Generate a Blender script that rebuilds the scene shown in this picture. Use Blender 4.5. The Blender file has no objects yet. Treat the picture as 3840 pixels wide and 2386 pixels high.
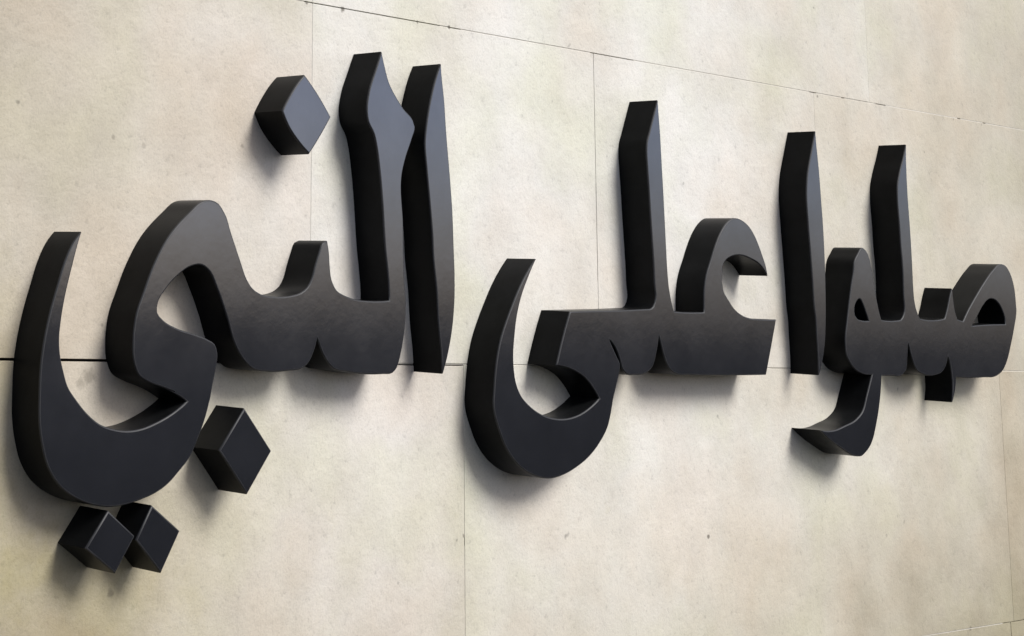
import bpy, bmesh, math, random
from mathutils import Matrix, Vector
from mathutils.geometry import tessellate_polygon
random.seed(7)
S = bpy.context.scene
C = S.collection
R = math.radians

# ------------------------------------------------------------------ camera
# The wall stands in the plane y = 0, x runs along it, z is up; metres.
cam_d = bpy.data.cameras.new('camera')
cam = bpy.data.objects.new('camera', cam_d); C.objects.link(cam)
RM = [[0.7922857, -0.147492, -0.5920553], [-0.6087802, -0.1260986, -0.7832534], [0.0408663, 0.980992, -0.1896963]]
cam.matrix_world = Matrix.Translation((-2.312871, -2.170378, 1.602889)) @ Matrix(RM).to_4x4()
cam_d.sensor_width = 36; cam_d.lens = 64.78702
cam_d.shift_x = 0.497071; cam_d.shift_y = -0.379053
cam_d.clip_start = .05; cam_d.clip_end = 500
S.camera = cam

# ------------------------------------------------------------------ light
SUN_EL, SUN_AZ = 43, 22          # azimuth: degrees to the right of the wall's normal
sdir = Vector((math.sin(R(SUN_AZ))*math.cos(R(SUN_EL)), -math.cos(R(SUN_AZ))*math.cos(R(SUN_EL)), math.sin(R(SUN_EL))))
W = bpy.data.worlds.new('World'); S.world = W; W.use_nodes = True
wn = W.node_tree.nodes; wl = W.node_tree.links
sky = wn.new('ShaderNodeTexSky'); sky.sky_type = 'NISHITA'; sky.sun_disc = False
sky.sun_elevation = R(SUN_EL); sky.sun_rotation = math.atan2(sdir.x, sdir.y)
sky.air_density = .6; sky.dust_density = 2.6; sky.ozone_density = 1.0
wn['Background'].inputs['Strength'].default_value = .05
wl.new(sky.outputs[0], wn['Background'].inputs[0])
sun_d = bpy.data.lights.new('sun', 'SUN'); sun_d.energy = 1.5; sun_d.angle = R(25); sun_d.color = (1, .985, .955)
sun = bpy.data.objects.new('sun', sun_d); C.objects.link(sun)
sun.rotation_euler = (-sdir).to_track_quat('-Z', 'Y').to_euler(); sun.location = sdir*6
S.view_settings.view_transform = 'Standard'; S.view_settings.look = 'None'
S.view_settings.gamma = 1; S.view_settings.exposure = EXPOSURE = 1.22

# ------------------------------------------------------------------ materials
def new_mat(name):
    m = bpy.data.materials.new(name); m.use_nodes = True
    return m, m.node_tree.nodes, m.node_tree.links, m.node_tree.nodes['Principled BSDF']

def noise(n, l, vec, scale, detail=4, rough=.55):
    t = n.new('ShaderNodeTexNoise'); t.inputs['Scale'].default_value = scale
    t.inputs['Detail'].default_value = detail; t.inputs['Roughness'].default_value = rough
    l.new(vec, t.inputs['Vector']); return t.outputs['Fac']

def ramp(n, l, fac, stops):
    r = n.new('ShaderNodeValToRGB'); e = r.color_ramp.elements
    while len(e) < len(stops): e.new(.5)
    for k, (p, c) in enumerate(stops):
        e[k].position = p; e[k].color = (c, c, c, 1) if isinstance(c, (int, float)) else (*c, 1)
    l.new(fac, r.inputs[0]); return r.outputs[0]

def mix(n, l, mode, fac, a, b):
    m = n.new('ShaderNodeMix'); m.data_type = 'RGBA'; m.blend_type = mode
    if isinstance(fac, (int, float)): m.inputs[0].default_value = fac
    else: l.new(fac, m.inputs[0])
    for i, v in ((6, a), (7, b)):
        if isinstance(v, tuple): m.inputs[i].default_value = (*v, 1)
        else: l.new(v, m.inputs[i])
    return m.outputs[2]

# pits and small stains of the stone, where they are on the wall: (x, z, radius, darkness)
SPOTS = [(1.1486, 1.1713, 0.0048, 0.75), (-0.4417, 1.8361, 0.0043, 0.35), (-0.3785, 1.8287, 0.0053, 0.25), (-0.1633, 1.8442, 0.0043, 0.35), (1.6317, 2.2963, 0.0032, 0.5), (0.3929, 1.207, 0.0037, 0.6), (0.3741, 1.2011, 0.0032, 0.4), (-0.4216, 1.1607, 0.0075, 0.5), (-0.4768, 1.4762, 0.0139, 0.35), (-0.493, 1.4646, 0.0107, 0.3), (2.2586, 2.0981, 0.0043, 0.35), (2.4015, 2.0966, 0.0043, 0.3), (0.0756, 2.1001, 0.0059, 0.8), (0.3603, 2.1027, 0.0043, 0.8), (-0.0147, 2.1001, 0.0043, 0.7), (0.2728, 2.1006, 0.0032, 0.6), (1.6325, 2.0952, 0.0037, 0.6), (2.2028, 0.9203, 0.0064, 0.55), (1.8442, 1.1425, 0.0037, 0.4), (1.9229, 1.1675, 0.0048, 0.3), (-0.0001, 1.6517, 0.0037, 0.35), (-0.6404, 1.9876, 0.0032, 0.2)]

def stone_material(name, tone):
    m, n, l, b = new_mat(name)
    geo = n.new('ShaderNodeNewGeometry'); P = geo.outputs['Position']
    big = noise(n, l, P, 2.2, 2, .5); mid = noise(n, l, P, 9, 4, .6); fine = noise(n, l, P, 60, 5, .7); grit = noise(n, l, P, 260, 3, .7)
    base = ramp(n, l, big, [(.30, tuple(t*k for t, k in zip(tone, (.93, .91, .87)))), (.5, tone), (.72, tuple(min(1, t*k) for t, k in zip(tone, (1.03, 1.03, 1.03))))])
    off = n.new('ShaderNodeMapping'); off.inputs['Location'].default_value = (5.3, 1.1, 8.7); l.new(P, off.inputs[0])
    hue = noise(n, l, off.outputs[0], 3.4, 3, .5)
    tint = ramp(n, l, hue, [(.34, (1.0, .955, .925)), (.5, (1, 1, 1)), (.66, (.965, .985, .90))])
    c = mix(n, l, 'MULTIPLY', .85, base, tint)
    # weathering blotches plus light falloff painted onto the low courses and outer ends
    sep = n.new('ShaderNodeSeparateXYZ'); l.new(P, sep.inputs[0])
    def mr(src, a, b_, lo, hi):
        k = n.new('ShaderNodeMapRange'); k.inputs[1].default_value = a; k.inputs[2].default_value = b_
        k.inputs[3].default_value = lo; k.inputs[4].default_value = hi; l.new(src, k.inputs[0]); return k.outputs[0]
    def add(a, b_):
        k = n.new('ShaderNodeMath'); k.operation = 'ADD'; l.new(a, k.inputs[0]); l.new(b_, k.inputs[1]); return k.outputs[0]
    lowness = mr(sep.outputs[2], .80, 1.35, .50, 0); right = mr(sep.outputs[0], 1.1, 2.6, 0, .50); left = mr(sep.outputs[0], -.70, .05, .62, 0)
    blot = mr(noise(n, l, P, 1.7, 7, .68), .25, .75, -.16, .36)
    falloff_blot = add(add(lowness, right), add(left, blot))
    c = mix(n, l, 'MULTIPLY', 1.0, c, ramp(n, l, falloff_blot, [(.04, (1, 1, 1)), (.45, (.815, .785, .71)), (1.0, (.52, .475, .375))]))
    c = mix(n, l, 'MULTIPLY', .8, c, ramp(n, l, mid, [(.3, .89), (.6, 1.0)]))
    c = mix(n, l, 'MULTIPLY', .9, c, ramp(n, l, fine, [(.28, .74), (.42, .98), (.6, 1.0)]))
    pits = noise(n, l, P, 34, 2, .5)
    c = mix(n, l, 'MULTIPLY', .8, c, ramp(n, l, pits, [(.20, .45), (.27, 1.0)]))
    c = mix(n, l, 'MULTIPLY', .7, c, ramp(n, l, grit, [(.30, .80), (.52, 1.0)]))
    for x, z, rx, rz in ((-.46, 1.10, .26, .20), (-.66, 1.36, .12, .34)):      # olive algae under the dots; beside the bowl a painted shadow tint
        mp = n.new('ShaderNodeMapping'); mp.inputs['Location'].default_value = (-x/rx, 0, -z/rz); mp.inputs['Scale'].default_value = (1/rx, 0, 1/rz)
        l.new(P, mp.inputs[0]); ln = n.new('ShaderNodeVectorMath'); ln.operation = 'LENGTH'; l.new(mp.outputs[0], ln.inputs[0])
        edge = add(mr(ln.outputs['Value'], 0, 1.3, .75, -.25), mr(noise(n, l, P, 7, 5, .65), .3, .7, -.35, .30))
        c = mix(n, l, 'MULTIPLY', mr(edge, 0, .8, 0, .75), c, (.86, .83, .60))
    spots = None
    for x, z, r, d in SPOTS:
        vm = n.new('ShaderNodeVectorMath'); vm.operation = 'DISTANCE'
        wob = n.new('ShaderNodeVectorMath'); wob.operation = 'MULTIPLY_ADD'
        nz = n.new('ShaderNodeTexNoise'); nz.inputs['Scale'].default_value = 90; l.new(P, nz.inputs['Vector'])
        l.new(nz.outputs['Color'], wob.inputs[0]); wob.inputs[1].default_value = (r*1.6,)*3; l.new(P, wob.inputs[2])
        l.new(wob.outputs[0], vm.inputs[0]); vm.inputs[1].default_value = (x + r*.8, r*.8, z + r*.8)
        mr = n.new('ShaderNodeMapRange'); mr.interpolation_type = 'SMOOTHSTEP'
        mr.inputs[1].default_value = r*1.15; mr.inputs[2].default_value = r*.4; mr.inputs[3].default_value = 0; mr.inputs[4].default_value = d
        l.new(vm.outputs['Value'], mr.inputs[0])
        if spots is None: spots = mr.outputs[0]
        else:
            mx = n.new('ShaderNodeMath'); mx.operation = 'MAXIMUM'; l.new(spots, mx.inputs[0]); l.new(mr.outputs[0], mx.inputs[1]); spots = mx.outputs[0]
    c = mix(n, l, 'MIX', spots, c, (.09, .075, .055))
    l.new(c, b.inputs['Base Color'])
    l.new(ramp(n, l, mid, [(.3, .42), (.7, .55)]), b.inputs['Roughness'])
    b.inputs['IOR'].default_value = 1.5
    bump = n.new('ShaderNodeBump'); bump.inputs['Strength'].default_value = .6; bump.inputs['Distance'].default_value = .002
    l.new(fine, bump.inputs['Height'])
    bump2 = n.new('ShaderNodeBump'); bump2.inputs['Strength'].default_value = .25; bump2.inputs['Distance'].default_value = .01
    l.new(mid, bump2.inputs['Height']); l.new(bump.outputs[0], bump2.inputs['Normal']); l.new(bump2.outputs[0], b.inputs['Normal'])
    return m

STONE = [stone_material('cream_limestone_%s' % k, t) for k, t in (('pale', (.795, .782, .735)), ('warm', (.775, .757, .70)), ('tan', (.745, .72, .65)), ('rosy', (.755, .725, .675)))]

def plain(name, col, rough, ior=1.5, nscale=40, amount=.15, bump=.1, rv=.08):
    m, n, l, b = new_mat(name)
    tc = n.new('ShaderNodeNewGeometry')
    f = noise(n, l, tc.outputs['Position'], nscale, 4, .6)
    c = ramp(n, l, f, [(.3, tuple(k*(1-amount) for k in col)), (.7, tuple(k*(1+amount) for k in col))])
    l.new(c, b.inputs['Base Color'])
    l.new(ramp(n, l, f, [(.3, rough*(1-rv)), (.7, min(1, rough*(1+rv)))]), b.inputs['Roughness'])
    b.inputs['IOR'].default_value = ior
    bp = n.new('ShaderNodeBump'); bp.inputs['Strength'].default_value = bump; bp.inputs['Distance'].default_value = .001
    l.new(noise(n, l, tc.outputs['Position'], nscale*6, 2), bp.inputs['Height']); l.new(bp.outputs[0], b.inputs['Normal'])
    return m
FACE = plain('satin_anthracite_metal', (.185, .20, .243), .11, 1.5, 11, .08, .05, .14)
FACE.node_tree.nodes['Principled BSDF'].inputs['Metallic'].default_value = 1
SIDE = plain('matt_black_paint', (.009, .0095, .010), .34, 1.45, 30, .2, .10)
SIDE.node_tree.nodes['Principled BSDF'].inputs['Specular IOR Level'].default_value = .07
EDGE = plain('satin_black_edge_paint', (.02, .021, .024), .55, 1.5, 30, .1, .05)
GROUT = plain('pale_grout', (.60, .575, .52), .9, 1.4, 50, .12, .4)
BACK = plain('dark_cavity_mortar', (.05, .045, .04), .95, 1.4, 30, .3, .5)

# ------------------------------------------------------------------ helpers
def link(name, me, mat, parent=None):
    me.materials.append(mat); o = bpy.data.objects.new(name, me); C.objects.link(o)
    if parent: o.parent = parent
    return o

def tag(o, label, cat, group=None):
    o['label'] = label; o['category'] = cat
    if group: o['group'] = group

def box_mesh(name, x0, x1, y0, y1, z0, z1, ch=0):
    bm = bmesh.new()
    v = [bm.verts.new((x, y, z)) for x in (x0, x1) for y in (y0, y1) for z in (z0, z1)]
    for q in ((0, 1, 3, 2), (4, 6, 7, 5), (0, 4, 5, 1), (2, 3, 7, 6), (0, 2, 6, 4), (1, 5, 7, 3)):
        bm.faces.new([v[i] for i in q])
    bmesh.ops.recalc_face_normals(bm, faces=bm.faces)
    if ch:
        es = [e for e in bm.edges if all(abs(w.co.y - y0) < 1e-6 for w in e.verts)]
        bmesh.ops.bevel(bm, geom=es, offset=ch, segments=2, profile=.6, affect='EDGES')
    me = bpy.data.meshes.new(name); bm.to_mesh(me); bm.free(); return me

# ------------------------------------------------------------------ the stone-clad wall
wall = bpy.data.objects.new('stone_wall', None); C.objects.link(wall)
tag(wall, 'pale cream stone slab wall with thin joints behind the black lettering', 'wall')
link('backing', box_mesh('backing', -1.62, 4.02,   .030, .20, -.05, 2.69), BACK, wall)
ZR = [(2.1025, 2.70), (1.5008, 2.1010), (.9215, 1.4990), (.32, .9200), (.004, .3186)]       # courses, top to bottom
XS = [[-1.6, -.0005, 1.86, 4.0], [-1.6, -.80, 0, .7995, 1.6165, 2.75, 4.0],
      [-1.6, -.75, .3955, 2.416, 4.0], [-1.6, -.80, 0, .80, 1.60, 2.40, 3.20, 4.0], [-1.6, -.40, .40, 1.20, 2.0, 2.80, 4.0]]
TONE = [[1, 0, 1], [1, 3, 0, 0, 1, 2], [1, 3, 1, 2], [1, 1, 1, 2, 1, 2, 1], [1, 2, 1, 1, 2, 1]]
G = .0007                                                                     # half a joint
for r, ((z0, z1), xs) in enumerate(zip(ZR, XS)):
    for k in range(len(xs)-1):
        zt = z1
        if r == 2 and k <= 1: zt -= .0022                                     # the joint gapes on the left
        yo = random.uniform(-.0004, .0004)
        me = box_mesh('slab', xs[k]+G, xs[k+1]-G, yo, .0296, z0+.0001, zt, .0006)
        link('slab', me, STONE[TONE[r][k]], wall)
# grout left in the joints (elsewhere it has fallen out and the joint is open and dark)
def grout(x0, x1, z0, z1, y=.0009):
    link('grout', box_mesh('grout', x0, x1, y, .0290, z0, z1), GROUT, wall)
for x0, x1, y in ((-1.6, -.02, .0012), (.335, .360, .0010), (.395, .79, .0007), (.935, 1.60, .0005), (1.628, 1.735, .0006), (1.750, 1.89, .0009), (1.935, 2.28, .0004), (2.295, 2.41, .0006), (2.425, 4.0, .0006)):
    grout(x0, x1, 2.1008, 2.1028, y)
for x0, x1, y in ((.02, .3965, .0018), (.3965, 1.40, .0012), (1.40, 1.62, .0020), (1.62, 4.0, .0008)):
    grout(x0, x1, 1.4988, 1.5010, y)
grout(-1.6, 2.36, .9198, .9218, .0005); 
for x in (0, 1.86): grout(x-G-.0002, x+G+.0002, 2.103, 2.69, .0004)
grout(-.0009, .0009, 1.502, 2.100, .0005)
for z0, z1, y in ((1.502, 1.66, .0005), (1.66, 1.80, .0010), (1.845, 2.099, .0007)): grout(.7995-.0009, .7995+.0009, z0, z1, y)
for x in (1.6165, 2.75): grout(x-.0009, x+.0009, 1.502, 2.100, .0004)
for z0, z1 in ((.922, 1.19), (1.205, 1.498)): grout(.3955-.0009, .3955+.0009, z0, z1, .0006)
for z0, z1, y in ((.955, 1.02, .0016), (1.02, 1.498, .0006)): grout(2.416-.0009, 2.416+.0009, z0, z1, y)

# ------------------------------------------------------------------ the pavement the wall stands on (unseen, added to darken the faces' reflections)
m, n, l, b = new_mat('dark_asphalt')
gp = n.new('ShaderNodeNewGeometry').outputs['Position']
l.new(mix(n, l, 'MULTIPLY', 1, ramp(n, l, noise(n, l, gp, .8, 5), [(.3, (.028, .027, .026)), (.7, (.042, .040, .038))]), ramp(n, l, noise(n, l, gp, 90, 3), [(.3, .6), (.7, 1.0)])), b.inputs['Base Color'])
b.inputs['Roughness'].default_value = .95; b.inputs['Specular IOR Level'].default_value = .15
me = bpy.data.meshes.new('ground'); me.from_pydata([(-200, -200, 0), (200, -200, 0), (200, 200, 0), (-200, 200, 0)], [], [(0, 1, 2, 3)])
link('ground', me, m)['kind'] = 'structure'

# ------------------------------------------------------------------ the raised letters
# Outlines measured on the wall, (x, z, corner): corner 1 = sharp, 0 = on a smooth curve.
OUTLINES = {
    'nabi': [
        [(-0.5526, 1.6862, 1), (-0.5681, 1.6691, 0), (-0.5816, 1.6441, 0), (-0.5946, 1.6073, 0), (-0.6083, 1.563, 0), (-0.6168, 1.5231, 0), 
         (-0.6208, 1.4877, 0), (-0.6209, 1.4487, 0), (-0.6197, 1.4187, 0), (-0.6134, 1.3866, 0), (-0.6011, 1.3543, 0), (-0.58, 1.3282, 0), 
         (-0.5505, 1.3102, 0), (-0.5151, 1.2987, 0), (-0.4824, 1.2945, 0), (-0.4526, 1.2965, 0), (-0.4225, 1.3026, 0), (-0.392, 1.3116, 0), 
         (-0.3675, 1.3241, 0), (-0.346, 1.3415, 0), (-0.3259, 1.3602, 0), (-0.309, 1.3883, 0), (-0.2968, 1.4133, 0), (-0.2862, 1.4431, 0), 
         (-0.2794, 1.4709, 0), (-0.2731, 1.4961, 0), (-0.2715, 1.5152, 0), (-0.2779, 1.5289, 0), (-0.2915, 1.5351, 0), (-0.3214, 1.5431, 0), 
         (-0.3569, 1.5509, 0), (-0.3862, 1.5628, 0), (-0.3986, 1.574, 0), (-0.3971, 1.5887, 0), (-0.3847, 1.6058, 0), (-0.3564, 1.631, 0), 
         (-0.3318, 1.6441, 0), (-0.3096, 1.6471, 0), (-0.2928, 1.6387, 0), (-0.2756, 1.6135, 0), (-0.2532, 1.5711, 0), (-0.2339, 1.5285, 0), 
         (-0.2149, 1.5051, 0), (-0.1899, 1.4902, 0), (-0.1768, 1.4888, 0), (-0.1485, 1.4872, 0), (-0.1135, 1.4894, 0), (-0.0878, 1.4921, 0), 
         (-0.07, 1.5011, 0), (-0.0572, 1.52, 0), (-0.0492, 1.5413, 1), (-0.0397, 1.5225, 0), (-0.0273, 1.5059, 0), (-0.0088, 1.4926, 0), 
         (0.0181, 1.489, 0), (0.059, 1.4851, 0), (0.111, 1.4854, 0), (0.1338, 1.4873, 0), (0.1444, 1.4959, 0), (0.1505, 1.5086, 0), 
         (0.1605, 1.5412, 0), (0.1659, 1.5739, 0), (0.167, 1.5996, 0), (0.1623, 1.6464, 0), (0.1605, 1.6936, 0), (0.1587, 1.7529, 0), 
         (0.158, 1.7583, 0), (0.1569, 1.818, 0), (0.1668, 1.8476, 0), (0.1826, 1.8803, 0), (0.1908, 1.9029, 0), (0.1856, 1.9135, 0), 
         (0.1606, 1.932, 0), (0.1423, 1.9498, 0), (0.1241, 1.9723, 0), (0.1132, 1.998, 0), (0.1041, 2.0243, 1), (0.0898, 1.9932, 0), 
         (0.0715, 1.9503, 0), (0.0667, 1.9211, 0), (0.0699, 1.9023, 0), (0.0849, 1.8809, 0), (0.0921, 1.8588, 0), (0.0986, 1.8259, 0), 
         (0.1066, 1.7672, 0), (0.1121, 1.7086, 0), (0.114, 1.6915, 0), (0.1197, 1.6566, 0), (0.1233, 1.6287, 0), (0.1244, 1.6059, 1), 
         (0.0756, 1.6037, 0), (0.0445, 1.6051, 0), (0.0171, 1.6105, 0), (-0.004, 1.6189, 0), (-0.0163, 1.6356, 0), (-0.0206, 1.6559, 0), 
         (-0.0228, 1.6786, 0), (-0.0277, 1.6978, 1), (-0.0384, 1.6938, 0), (-0.0469, 1.6775, 0), (-0.0566, 1.6545, 0), (-0.0636, 1.6351, 0), 
         (-0.0733, 1.6213, 0), (-0.0879, 1.6125, 0), (-0.1122, 1.6067, 0), (-0.1506, 1.6044, 0), (-0.1792, 1.6075, 0), (-0.1966, 1.6151, 0), 
         (-0.2109, 1.6299, 0), (-0.2239, 1.6546, 0), (-0.2369, 1.6803, 0), (-0.2499, 1.707, 0), (-0.2564, 1.7226, 0), (-0.2643, 1.7332, 0), 
         (-0.2744, 1.7433, 0), (-0.2882, 1.7477, 0), (-0.3123, 1.7441, 0), (-0.3357, 1.7272, 0), (-0.3787, 1.6885, 0), (-0.409, 1.6428, 0), 
         (-0.4275, 1.6024, 0), (-0.4405, 1.5709, 0), (-0.446, 1.5296, 0), (-0.4436, 1.503, 0), (-0.4331, 1.4816, 0), (-0.4116, 1.4708, 0), 
         (-0.3829, 1.4633, 0), (-0.3568, 1.456, 0), (-0.4036, 1.4679, 0), (-0.3687, 1.4582, 0), (-0.3348, 1.4428, 1), (-0.3645, 1.4253, 0), 
         (-0.3954, 1.4125, 0), (-0.4261, 1.4039, 0), (-0.4565, 1.4016, 0), (-0.4808, 1.4046, 0), (-0.5049, 1.4114, 0), (-0.5292, 1.4261, 0), 
         (-0.5506, 1.4452, 0), (-0.5689, 1.4659, 0), (-0.5763, 1.4834, 0), (-0.5833, 1.5037, 0), (-0.587, 1.5275, 0), (-0.5846, 1.5615, 0), 
         (-0.5777, 1.5978, 0), (-0.569, 1.6304, 0), (-0.5597, 1.6634, 0), ],
    ],
    'alef_nabi': [
        [(0.2601, 2.0195, 1), (0.2626, 1.9985, 0), (0.2685, 1.9616, 0), (0.2753, 1.8927, 0), (0.2835, 1.8267, 0), (0.2899, 1.7658, 0), 
         (0.2932, 1.6995, 0), (0.2954, 1.6512, 0), (0.2939, 1.603, 0), (0.289, 1.567, 0), (0.2813, 1.5359, 0), (0.2706, 1.505, 0), 
         (0.2612, 1.4865, 1), (0.2588, 1.519, 0), (0.2517, 1.5662, 0), (0.2464, 1.6255, 0), (0.2375, 1.685, 0), (0.2357, 1.7145, 0), 
         (0.2286, 1.7744, 0), (0.2203, 1.8345, 0), (0.2159, 1.8757, 0), (0.2206, 1.9103, 0), (0.2313, 1.9532, 0), (0.2466, 1.9944, 0), 
         ],
    ],
    'dot_nun': [
        [(-0.0848, 1.9651, 1), (-0.0507, 1.934, 0), (-0.0214, 1.901, 1), (-0.0465, 1.8667, 0), (-0.0723, 1.8357, 1), (-0.0998, 1.8555, 0), 
         (-0.1215, 1.8767, 0), (-0.1366, 1.9011, 1), (-0.1174, 1.93, 0), (-0.0996, 1.9515, 0), ],
    ],
    'dot_ba': [
        [(-0.2118, 1.4323, 1), (-0.1512, 1.367, 1), (-0.2032, 1.3032, 1), (-0.2646, 1.3699, 1), ],
    ],
    'dot_ya_r': [
        [(-0.4001, 1.2941, 1), (-0.3427, 1.2553, 1), (-0.3789, 1.1971, 1), (-0.4301, 1.246, 1), ],
    ],
    'dot_ya_l': [
        [(-0.4852, 1.2896, 1), (-0.4322, 1.252, 1), (-0.4684, 1.2015, 1), (-0.5263, 1.2392, 1), ],
    ],
    'ali': [
        [(0.5222, 1.6911, 1), (0.4954, 1.6645, 0), (0.4737, 1.6378, 0), (0.4555, 1.6105, 0), (0.4358, 1.5785, 0), (0.4194, 1.5468, 0), 
         (0.4095, 1.5175, 0), (0.4027, 1.4846, 0), (0.3992, 1.4556, 0), (0.3973, 1.4374, 0), (0.4011, 1.4163, 0), (0.4107, 1.3951, 0), 
         (0.4259, 1.3681, 0), (0.449, 1.3428, 0), (0.4819, 1.3219, 0), (0.5201, 1.3093, 0), (0.5591, 1.3057, 0), (0.5921, 1.3103, 0), 
         (0.6326, 1.3226, 0), (0.6739, 1.3419, 0), (0.7056, 1.3654, 0), (0.7309, 1.3933, 0), (0.7424, 1.4196, 0), (0.7495, 1.442, 0), 
         (0.76, 1.4666, 0), (0.7689, 1.4871, 0), (0.7732, 1.5068, 0), (0.7644, 1.5191, 0), (0.7519, 1.5355, 0), (0.7408, 1.5514, 1), 
         (0.7608, 1.5356, 0), (0.7735, 1.5151, 0), (0.7807, 1.4975, 0), (0.7947, 1.4883, 0), (0.8199, 1.487, 0), (0.8528, 1.4896, 0), 
         (0.8772, 1.5023, 0), (0.8914, 1.5288, 0), (0.9014, 1.5607, 1), (0.9096, 1.5396, 0), (0.9197, 1.5164, 0), (0.9357, 1.4974, 0), 
         (0.9599, 1.4886, 0), (0.9942, 1.4879, 0), (1.0917, 1.4875, 0), (1.2733, 1.4894, 1), (1.2962, 1.5447, 0), (1.3188, 1.6007, 1), 
         (1.262, 1.6002, 0), (1.2244, 1.6009, 0), (1.1917, 1.6069, 0), (1.1639, 1.6196, 0), (1.1426, 1.638, 0), (1.1309, 1.6495, 0), 
         (1.1246, 1.6702, 0), (1.1258, 1.6912, 0), (1.1281, 1.7011, 0), (1.139, 1.7127, 0), (1.1619, 1.722, 0), (1.1951, 1.7256, 0), 
         (1.2291, 1.7206, 0), (1.2626, 1.7105, 0), (1.2915, 1.688, 1), (1.2852, 1.7129, 0), (1.2781, 1.7255, 0), (1.2674, 1.7437, 0), 
         (1.2505, 1.7673, 0), (1.2332, 1.7836, 0), (1.2104, 1.7953, 0), (1.1899, 1.7999, 0), (1.1692, 1.7988, 0), (1.1508, 1.7907, 0), 
         (1.1267, 1.7711, 0), (1.1049, 1.7434, 0), (1.0855, 1.7105, 0), (1.069, 1.6821, 0), (1.06, 1.6543, 0), (1.0572, 1.6268, 0), 
         (1.0562, 1.6092, 1), (1.0198, 1.6077, 0), (0.9811, 1.6074, 0), (0.9536, 1.6084, 1), (0.9475, 1.6238, 0), (0.9394, 1.6537, 0), 
         (0.9355, 1.6904, 0), (0.9336, 1.7315, 0), (0.9293, 1.8357, 0), (0.9258, 1.9016, 0), (0.923, 1.9568, 0), (0.9169, 2.0164, 1), 
         (0.8861, 1.9493, 0), (0.8769, 1.9287, 0), (0.875, 1.911, 0), (0.8765, 1.8826, 0), (0.8796, 1.8435, 0), (0.8829, 1.7893, 0), 
         (0.8876, 1.7268, 0), (0.8902, 1.6886, 0), (0.8913, 1.6565, 0), (0.8935, 1.6309, 0), (0.885, 1.6157, 0), (0.8644, 1.6105, 1), 
         (0.7813, 1.6063, 0), (0.6823, 1.6026, 0), (0.622, 1.6001, 1), (0.598, 1.551, 0), (0.5783, 1.5027, 1), (0.6107, 1.4991, 0), 
         (0.6376, 1.492, 0), (0.6646, 1.4806, 0), (0.6847, 1.4655, 0), (0.7055, 1.4442, 1), (0.6766, 1.4281, 0), (0.649, 1.4172, 0), 
         (0.6183, 1.4105, 0), (0.5848, 1.4088, 0), (0.5519, 1.4127, 0), (0.5227, 1.4212, 0), (0.497, 1.434, 0), (0.4749, 1.4507, 0), 
         (0.4625, 1.4702, 0), (0.4565, 1.4936, 0), (0.455, 1.5151, 0), (0.4592, 1.5534, 0), (0.468, 1.593, 0), (0.4816, 1.6261, 0), 
         (0.5018, 1.6597, 0), ],
    ],
    'alef_salu': [
        [(1.5019, 2.0035, 1), (1.5063, 1.9658, 0), (1.5113, 1.9207, 0), (1.515, 1.8605, 0), (1.5187, 1.8007, 0), (1.5195, 1.741, 0), 
         (1.5174, 1.6667, 0), (1.5127, 1.6035, 0), (1.5038, 1.5506, 0), (1.4908, 1.5156, 0), (1.4752, 1.4894, 1), (1.4763, 1.5241, 0), 
         (1.4742, 1.5677, 0), (1.4721, 1.6114, 0), (1.4701, 1.6213, 0), (1.4664, 1.6798, 0), (1.4626, 1.7385, 0), (1.4572, 1.8123, 0), 
         (1.4558, 1.8659, 0), (1.4614, 1.9022, 0), (1.4828, 1.958, 0), ],
    ],
    'salu': [
        [(1.6765, 1.7629, 0), (1.6979, 1.7531, 0), (1.7097, 1.7307, 0), (1.7186, 1.6974, 0), (1.727, 1.658, 0), (1.7387, 1.6221, 0), 
         (1.7448, 1.6091, 1), (1.7863, 1.6079, 0), (1.8299, 1.611, 1), (1.8457, 1.6246, 0), (1.8481, 1.6665, 0), (1.8495, 1.7287, 0), 
         (1.8462, 1.7705, 0), (1.8447, 1.8175, 0), (1.8416, 1.8804, 0), (1.8445, 1.9091, 0), (1.857, 1.9385, 0), (1.8763, 1.9718, 0), 
         (1.8926, 2.0052, 1), (1.8898, 1.9472, 0), (1.8896, 1.8833, 0), (1.8926, 1.82, 0), (1.8939, 1.7411, 0), (1.8936, 1.6784, 0), 
         (1.8947, 1.6585, 0), (1.9029, 1.6337, 0), (1.9157, 1.6159, 1), (1.9669, 1.6133, 0), (2.031, 1.6185, 1), (2.0454, 1.6404, 0), 
         (2.0625, 1.6728, 0), (2.0722, 1.6875, 1), (2.0757, 1.6604, 0), (2.0798, 1.6381, 0), (2.0908, 1.6176, 1), (2.1174, 1.614, 1), 
         (2.1388, 1.6344, 0), (2.1844, 1.6712, 0), (2.2304, 1.7053, 0), (2.2764, 1.735, 0), (2.3142, 1.7521, 0), (2.3462, 1.7493, 0), 
         (2.3658, 1.7333, 0), (2.3815, 1.7037, 0), (2.3865, 1.6604, 0), (2.3872, 1.6491, 0), (2.3704, 1.6055, 0), (2.3465, 1.5621, 0), 
         (2.324, 1.5274, 0), (2.2996, 1.5044, 0), (2.2661, 1.4912, 0), (2.203, 1.4877, 0), (2.1008, 1.4864, 0), (2.0689, 1.4879, 1), 
         (2.06, 1.4574, 0), (2.0425, 1.4318, 1), (2.0505, 1.4668, 0), (2.0489, 1.4982, 0), (2.0444, 1.517, 0), (2.0352, 1.5342, 1), 
         (2.0266, 1.5169, 0), (2.0063, 1.4995, 0), (1.9762, 1.4922, 0), (1.9247, 1.492, 0), (1.8879, 1.5041, 0), (1.8715, 1.5279, 0), 
         (1.864, 1.5463, 0), (1.8568, 1.5616, 1), (1.8504, 1.5308, 0), (1.8426, 1.5032, 0), (1.824, 1.4915, 0), (1.7745, 1.4895, 0), 
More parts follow.
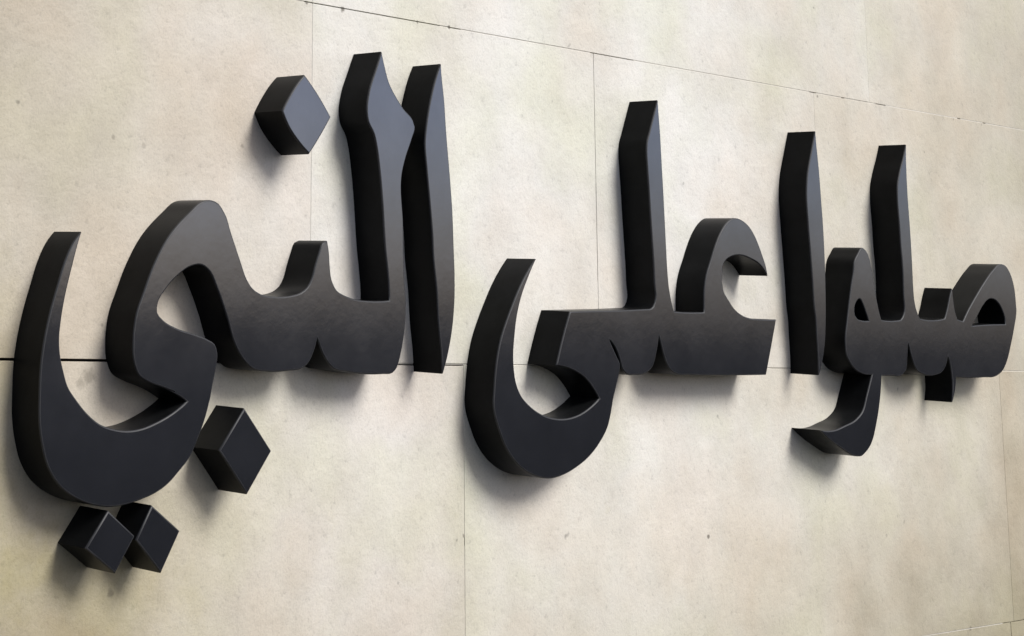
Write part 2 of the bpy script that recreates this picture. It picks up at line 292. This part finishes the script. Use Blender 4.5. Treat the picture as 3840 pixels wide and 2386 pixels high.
         (1.7344, 1.4893, 1), (1.722, 1.4367, 0), (1.7046, 1.3922, 0), (1.6739, 1.3434, 0), (1.6524, 1.3292, 0), (1.6352, 1.3217, 1), 
         (1.6045, 1.3229, 0), (1.5522, 1.3398, 0), (1.5095, 1.357, 0), (1.471, 1.3776, 1), (1.5075, 1.3759, 0), (1.536, 1.3782, 0), 
         (1.5723, 1.3859, 0), (1.6166, 1.3973, 0), (1.6475, 1.4154, 0), (1.667, 1.4466, 0), (1.6824, 1.4726, 0), (1.6934, 1.4912, 1), 
         (1.6546, 1.4929, 0), (1.626, 1.5011, 0), (1.6053, 1.5148, 0), (1.5906, 1.5331, 0), (1.5894, 1.54, 0), (1.5899, 1.5711, 0), 
         (1.5963, 1.5934, 0), (1.6086, 1.6339, 0), (1.6236, 1.6793, 0), (1.6351, 1.7091, 0), (1.6409, 1.731, 0), (1.6573, 1.7483, 0), 
         ],
        [(1.6566, 1.6521, 0), (1.6709, 1.6378, 0), (1.6845, 1.6155, 0), (1.6904, 1.6061, 1), (1.6635, 1.606, 0), (1.6417, 1.61, 0), 
         (1.6334, 1.6166, 0), (1.6327, 1.6323, 0), (1.6427, 1.6461, 0), ],
        [(2.2625, 1.6693, 0), (2.2933, 1.6615, 0), (2.3149, 1.6423, 0), (2.3246, 1.6227, 0), (2.3253, 1.6116, 1), (2.239, 1.6091, 0), 
         (2.1581, 1.6046, 1), (2.1837, 1.6245, 0), (2.2183, 1.6522, 0), (2.2409, 1.665, 0), ],
    ],
}

DEPTH = .064; BEV = .0026

def spline(pts, step=.006):
    n = len(pts); out = []
    for i in range(n):
        p1 = Vector(pts[i][:2]); p2 = Vector(pts[(i+1) % n][:2])
        p0 = p1 if pts[i][2] else Vector(pts[i-1][:2]); p3 = p2 if pts[(i+1) % n][2] else Vector(pts[(i+2) % n][:2])
        d = (p2-p1).length
        def tan(a, b, c):                       # centripetal-like tangent, scaled to this span
            l1 = (b-a).length; l2 = (c-b).length
            if l1 < 1e-9: return None
            return ((b-a)/l1*l2 + (c-b)/l2*l1)/(l1+l2)
        t1 = tan(p0, p1, p2) if not pts[i][2] else None
        t2 = tan(p1, p2, p3) if not pts[(i+1) % n][2] else None
        ch = (p2-p1)/d
        if t1 is None and t2 is None: t1 = t2 = ch
        elif t1 is None: t1 = (2*ch-t2)
        elif t2 is None: t2 = (2*ch-t1)
        m1, m2 = t1*d, t2*d
        k = max(1, int(d/step)) if not (pts[i][2] and pts[(i+1) % n][2]) else max(1, int(d/.03))
        for j in range(k):
            t = j/k
            out.append(p1*(2*t**3-3*t**2+1) + m1*(t**3-2*t**2+t) + p2*(-2*t**3+3*t**2) + m2*(t**3-t**2))
    return out

def area(p): return sum(p[i-1].x*p[i].y - p[i].x*p[i-1].y for i in range(len(p)))/2

def inset_data(loops):
    """inward mitre direction and allowed inset at every outline vertex"""
    segs = [(L[i-1], L[i]) for L in loops for i in range(len(L))]
    res = []
    for L in loops:
        n = len(L); D = []; T = []
        for i in range(n):
            a = (L[i]-L[i-1]).normalized(); b = (L[(i+1) % n]-L[i]).normalized()
            na = Vector((-a.y, a.x)); nb = Vector((-b.y, b.x))          # material on the left of travel
            m = na+nb
            if m.length < .15: m = -a+b
            m.normalize()
            D.append(m*min(1.9, 1/max(.3, m.dot(nb))))
            o = L[i]+m*2e-5; best = 1
            for p, q in segs:
                e = q-p; den = m.x*e.y-m.y*e.x
                if abs(den) < 1e-12: continue
                w = p-o; t = (w.x*e.y-w.y*e.x)/den; s = (w.x*m.y-w.y*m.x)/den
                if t > 1e-5 and -1e-6 <= s <= 1+1e-6 and t < best: best = t
            T.append(min(BEV, .3*best))
        for _ in range(4):
            T = [min(T[i], (T[i-1]+T[i]+T[(i+1) % n])/3) for i in range(n)]
        res.append((D, T))
    return res

def mesh_from(name, verts, faces, ang=32, flat_from=None):
    me = bpy.data.meshes.new(name); me.from_pydata(verts, [], faces)
    bm = bmesh.new(); bm.from_mesh(me); bmesh.ops.recalc_face_normals(bm, faces=bm.faces); bm.to_mesh(me); bm.free()
    me.set_sharp_from_angle(angle=R(ang))
    for i, p in enumerate(me.polygons): p.use_smooth = flat_from is None or i < flat_from
    return me

def letter(name, key, label, cat, group=None):
    loops = []
    for k, pts in enumerate(OUTLINES[key]):
        L = spline(pts)
        if (area(L) > 0) != (k == 0): L.reverse()                        # outer ccw, holes cw: material on the left
        loops.append(L)
    xs = [p.x for p in loops[0]]; zs = [p.y for p in loops[0]]
    ox, oz = (min(xs)+max(xs))/2, min(zs)
    root = bpy.data.objects.new(name, None); C.objects.link(root); root.location = (ox, 0, oz)
    tag(root, label, cat, group)
    ins = inset_data(loops)
    # return (side band) from the wall out to the start of the rounded edge
    V = []; F = []; edge_y = -(DEPTH-BEV)
    for L in loops:
        b = len(V); n = len(L)
        for y in (.0005, edge_y):
            V += [(p.x-ox, y, p.y-oz) for p in L]
        F += [(b+i, b+(i+1) % n, b+n+(i+1) % n, b+n+i) for i in range(n)]
    link('side_band', mesh_from('side_band', V, F), SIDE, root)
    # rounded edge, then the flat face plate inside it
    V = []; F = []; SEG = 4; top = []
    for L, (D, T) in zip(loops, ins):
        b = len(V); n = len(L)
        for s in range(SEG+1):
            a = s/SEG*math.pi/2
            for p, d, t in zip(L, D, T):
                q = p + d*t*(1-math.cos(a)); V.append((q.x-ox, edge_y - BEV*math.sin(a), q.y-oz))
        for s in range(SEG):
            F += [(b+s*n+i, b+s*n+(i+1) % n, b+(s+1)*n+(i+1) % n, b+(s+1)*n+i) for i in range(n)]
        top.append([p + d*t for p, d, t in zip(L, D, T)])
    link('rounded_edge', mesh_from('rounded_edge', V, F, 50), EDGE, root)
    F = tessellate_polygon([[Vector((p.x, p.y, 0)) for p in t] for t in top])
    V = [(p.x-ox, -DEPTH, p.y-oz) for t in top for p in t]
    link('face_plate', mesh_from('face_plate', V, [tuple(f) for f in F], 40, 0), FACE, root)
    return root

GL = 'raised black arabic letters fixed to the stone wall'
letter('joined_letters', 'salu', 'rightmost black joined letter group with two small enclosed loops and a hooked tail below', 'lettering', GL)
letter('straight_letter', 'alef_salu', 'narrow black upright stroke left of the double-looped group', 'lettering', GL)
letter('joined_letters', 'ali', 'middle black joined letter group with open hooked head and round bowl', 'lettering', GL)
letter('straight_letter', 'alef_nabi', 'black upright stroke with grey face standing right beside the tall notched stroke', 'lettering', GL)
letter('joined_letters', 'nabi', 'largest black joined letter group, with tall arch, deep bowl and notched stroke', 'lettering', GL)
GD = 'black diamond dots of the lettering'
letter('diamond_dot', 'dot_nun', 'grey-faced diamond dot high on the wall, left of the tallest stroke', 'letter dot', GD)
letter('diamond_dot', 'dot_ba', 'larger black diamond dot just right of the big bowl', 'letter dot', GD)
letter('diamond_dot', 'dot_ya_r', 'black diamond dot under the big bowl, right one of the touching pair', 'letter dot', GD)
letter('diamond_dot', 'dot_ya_l', 'black diamond dot under the big bowl, left one of the touching pair', 'letter dot', GD)
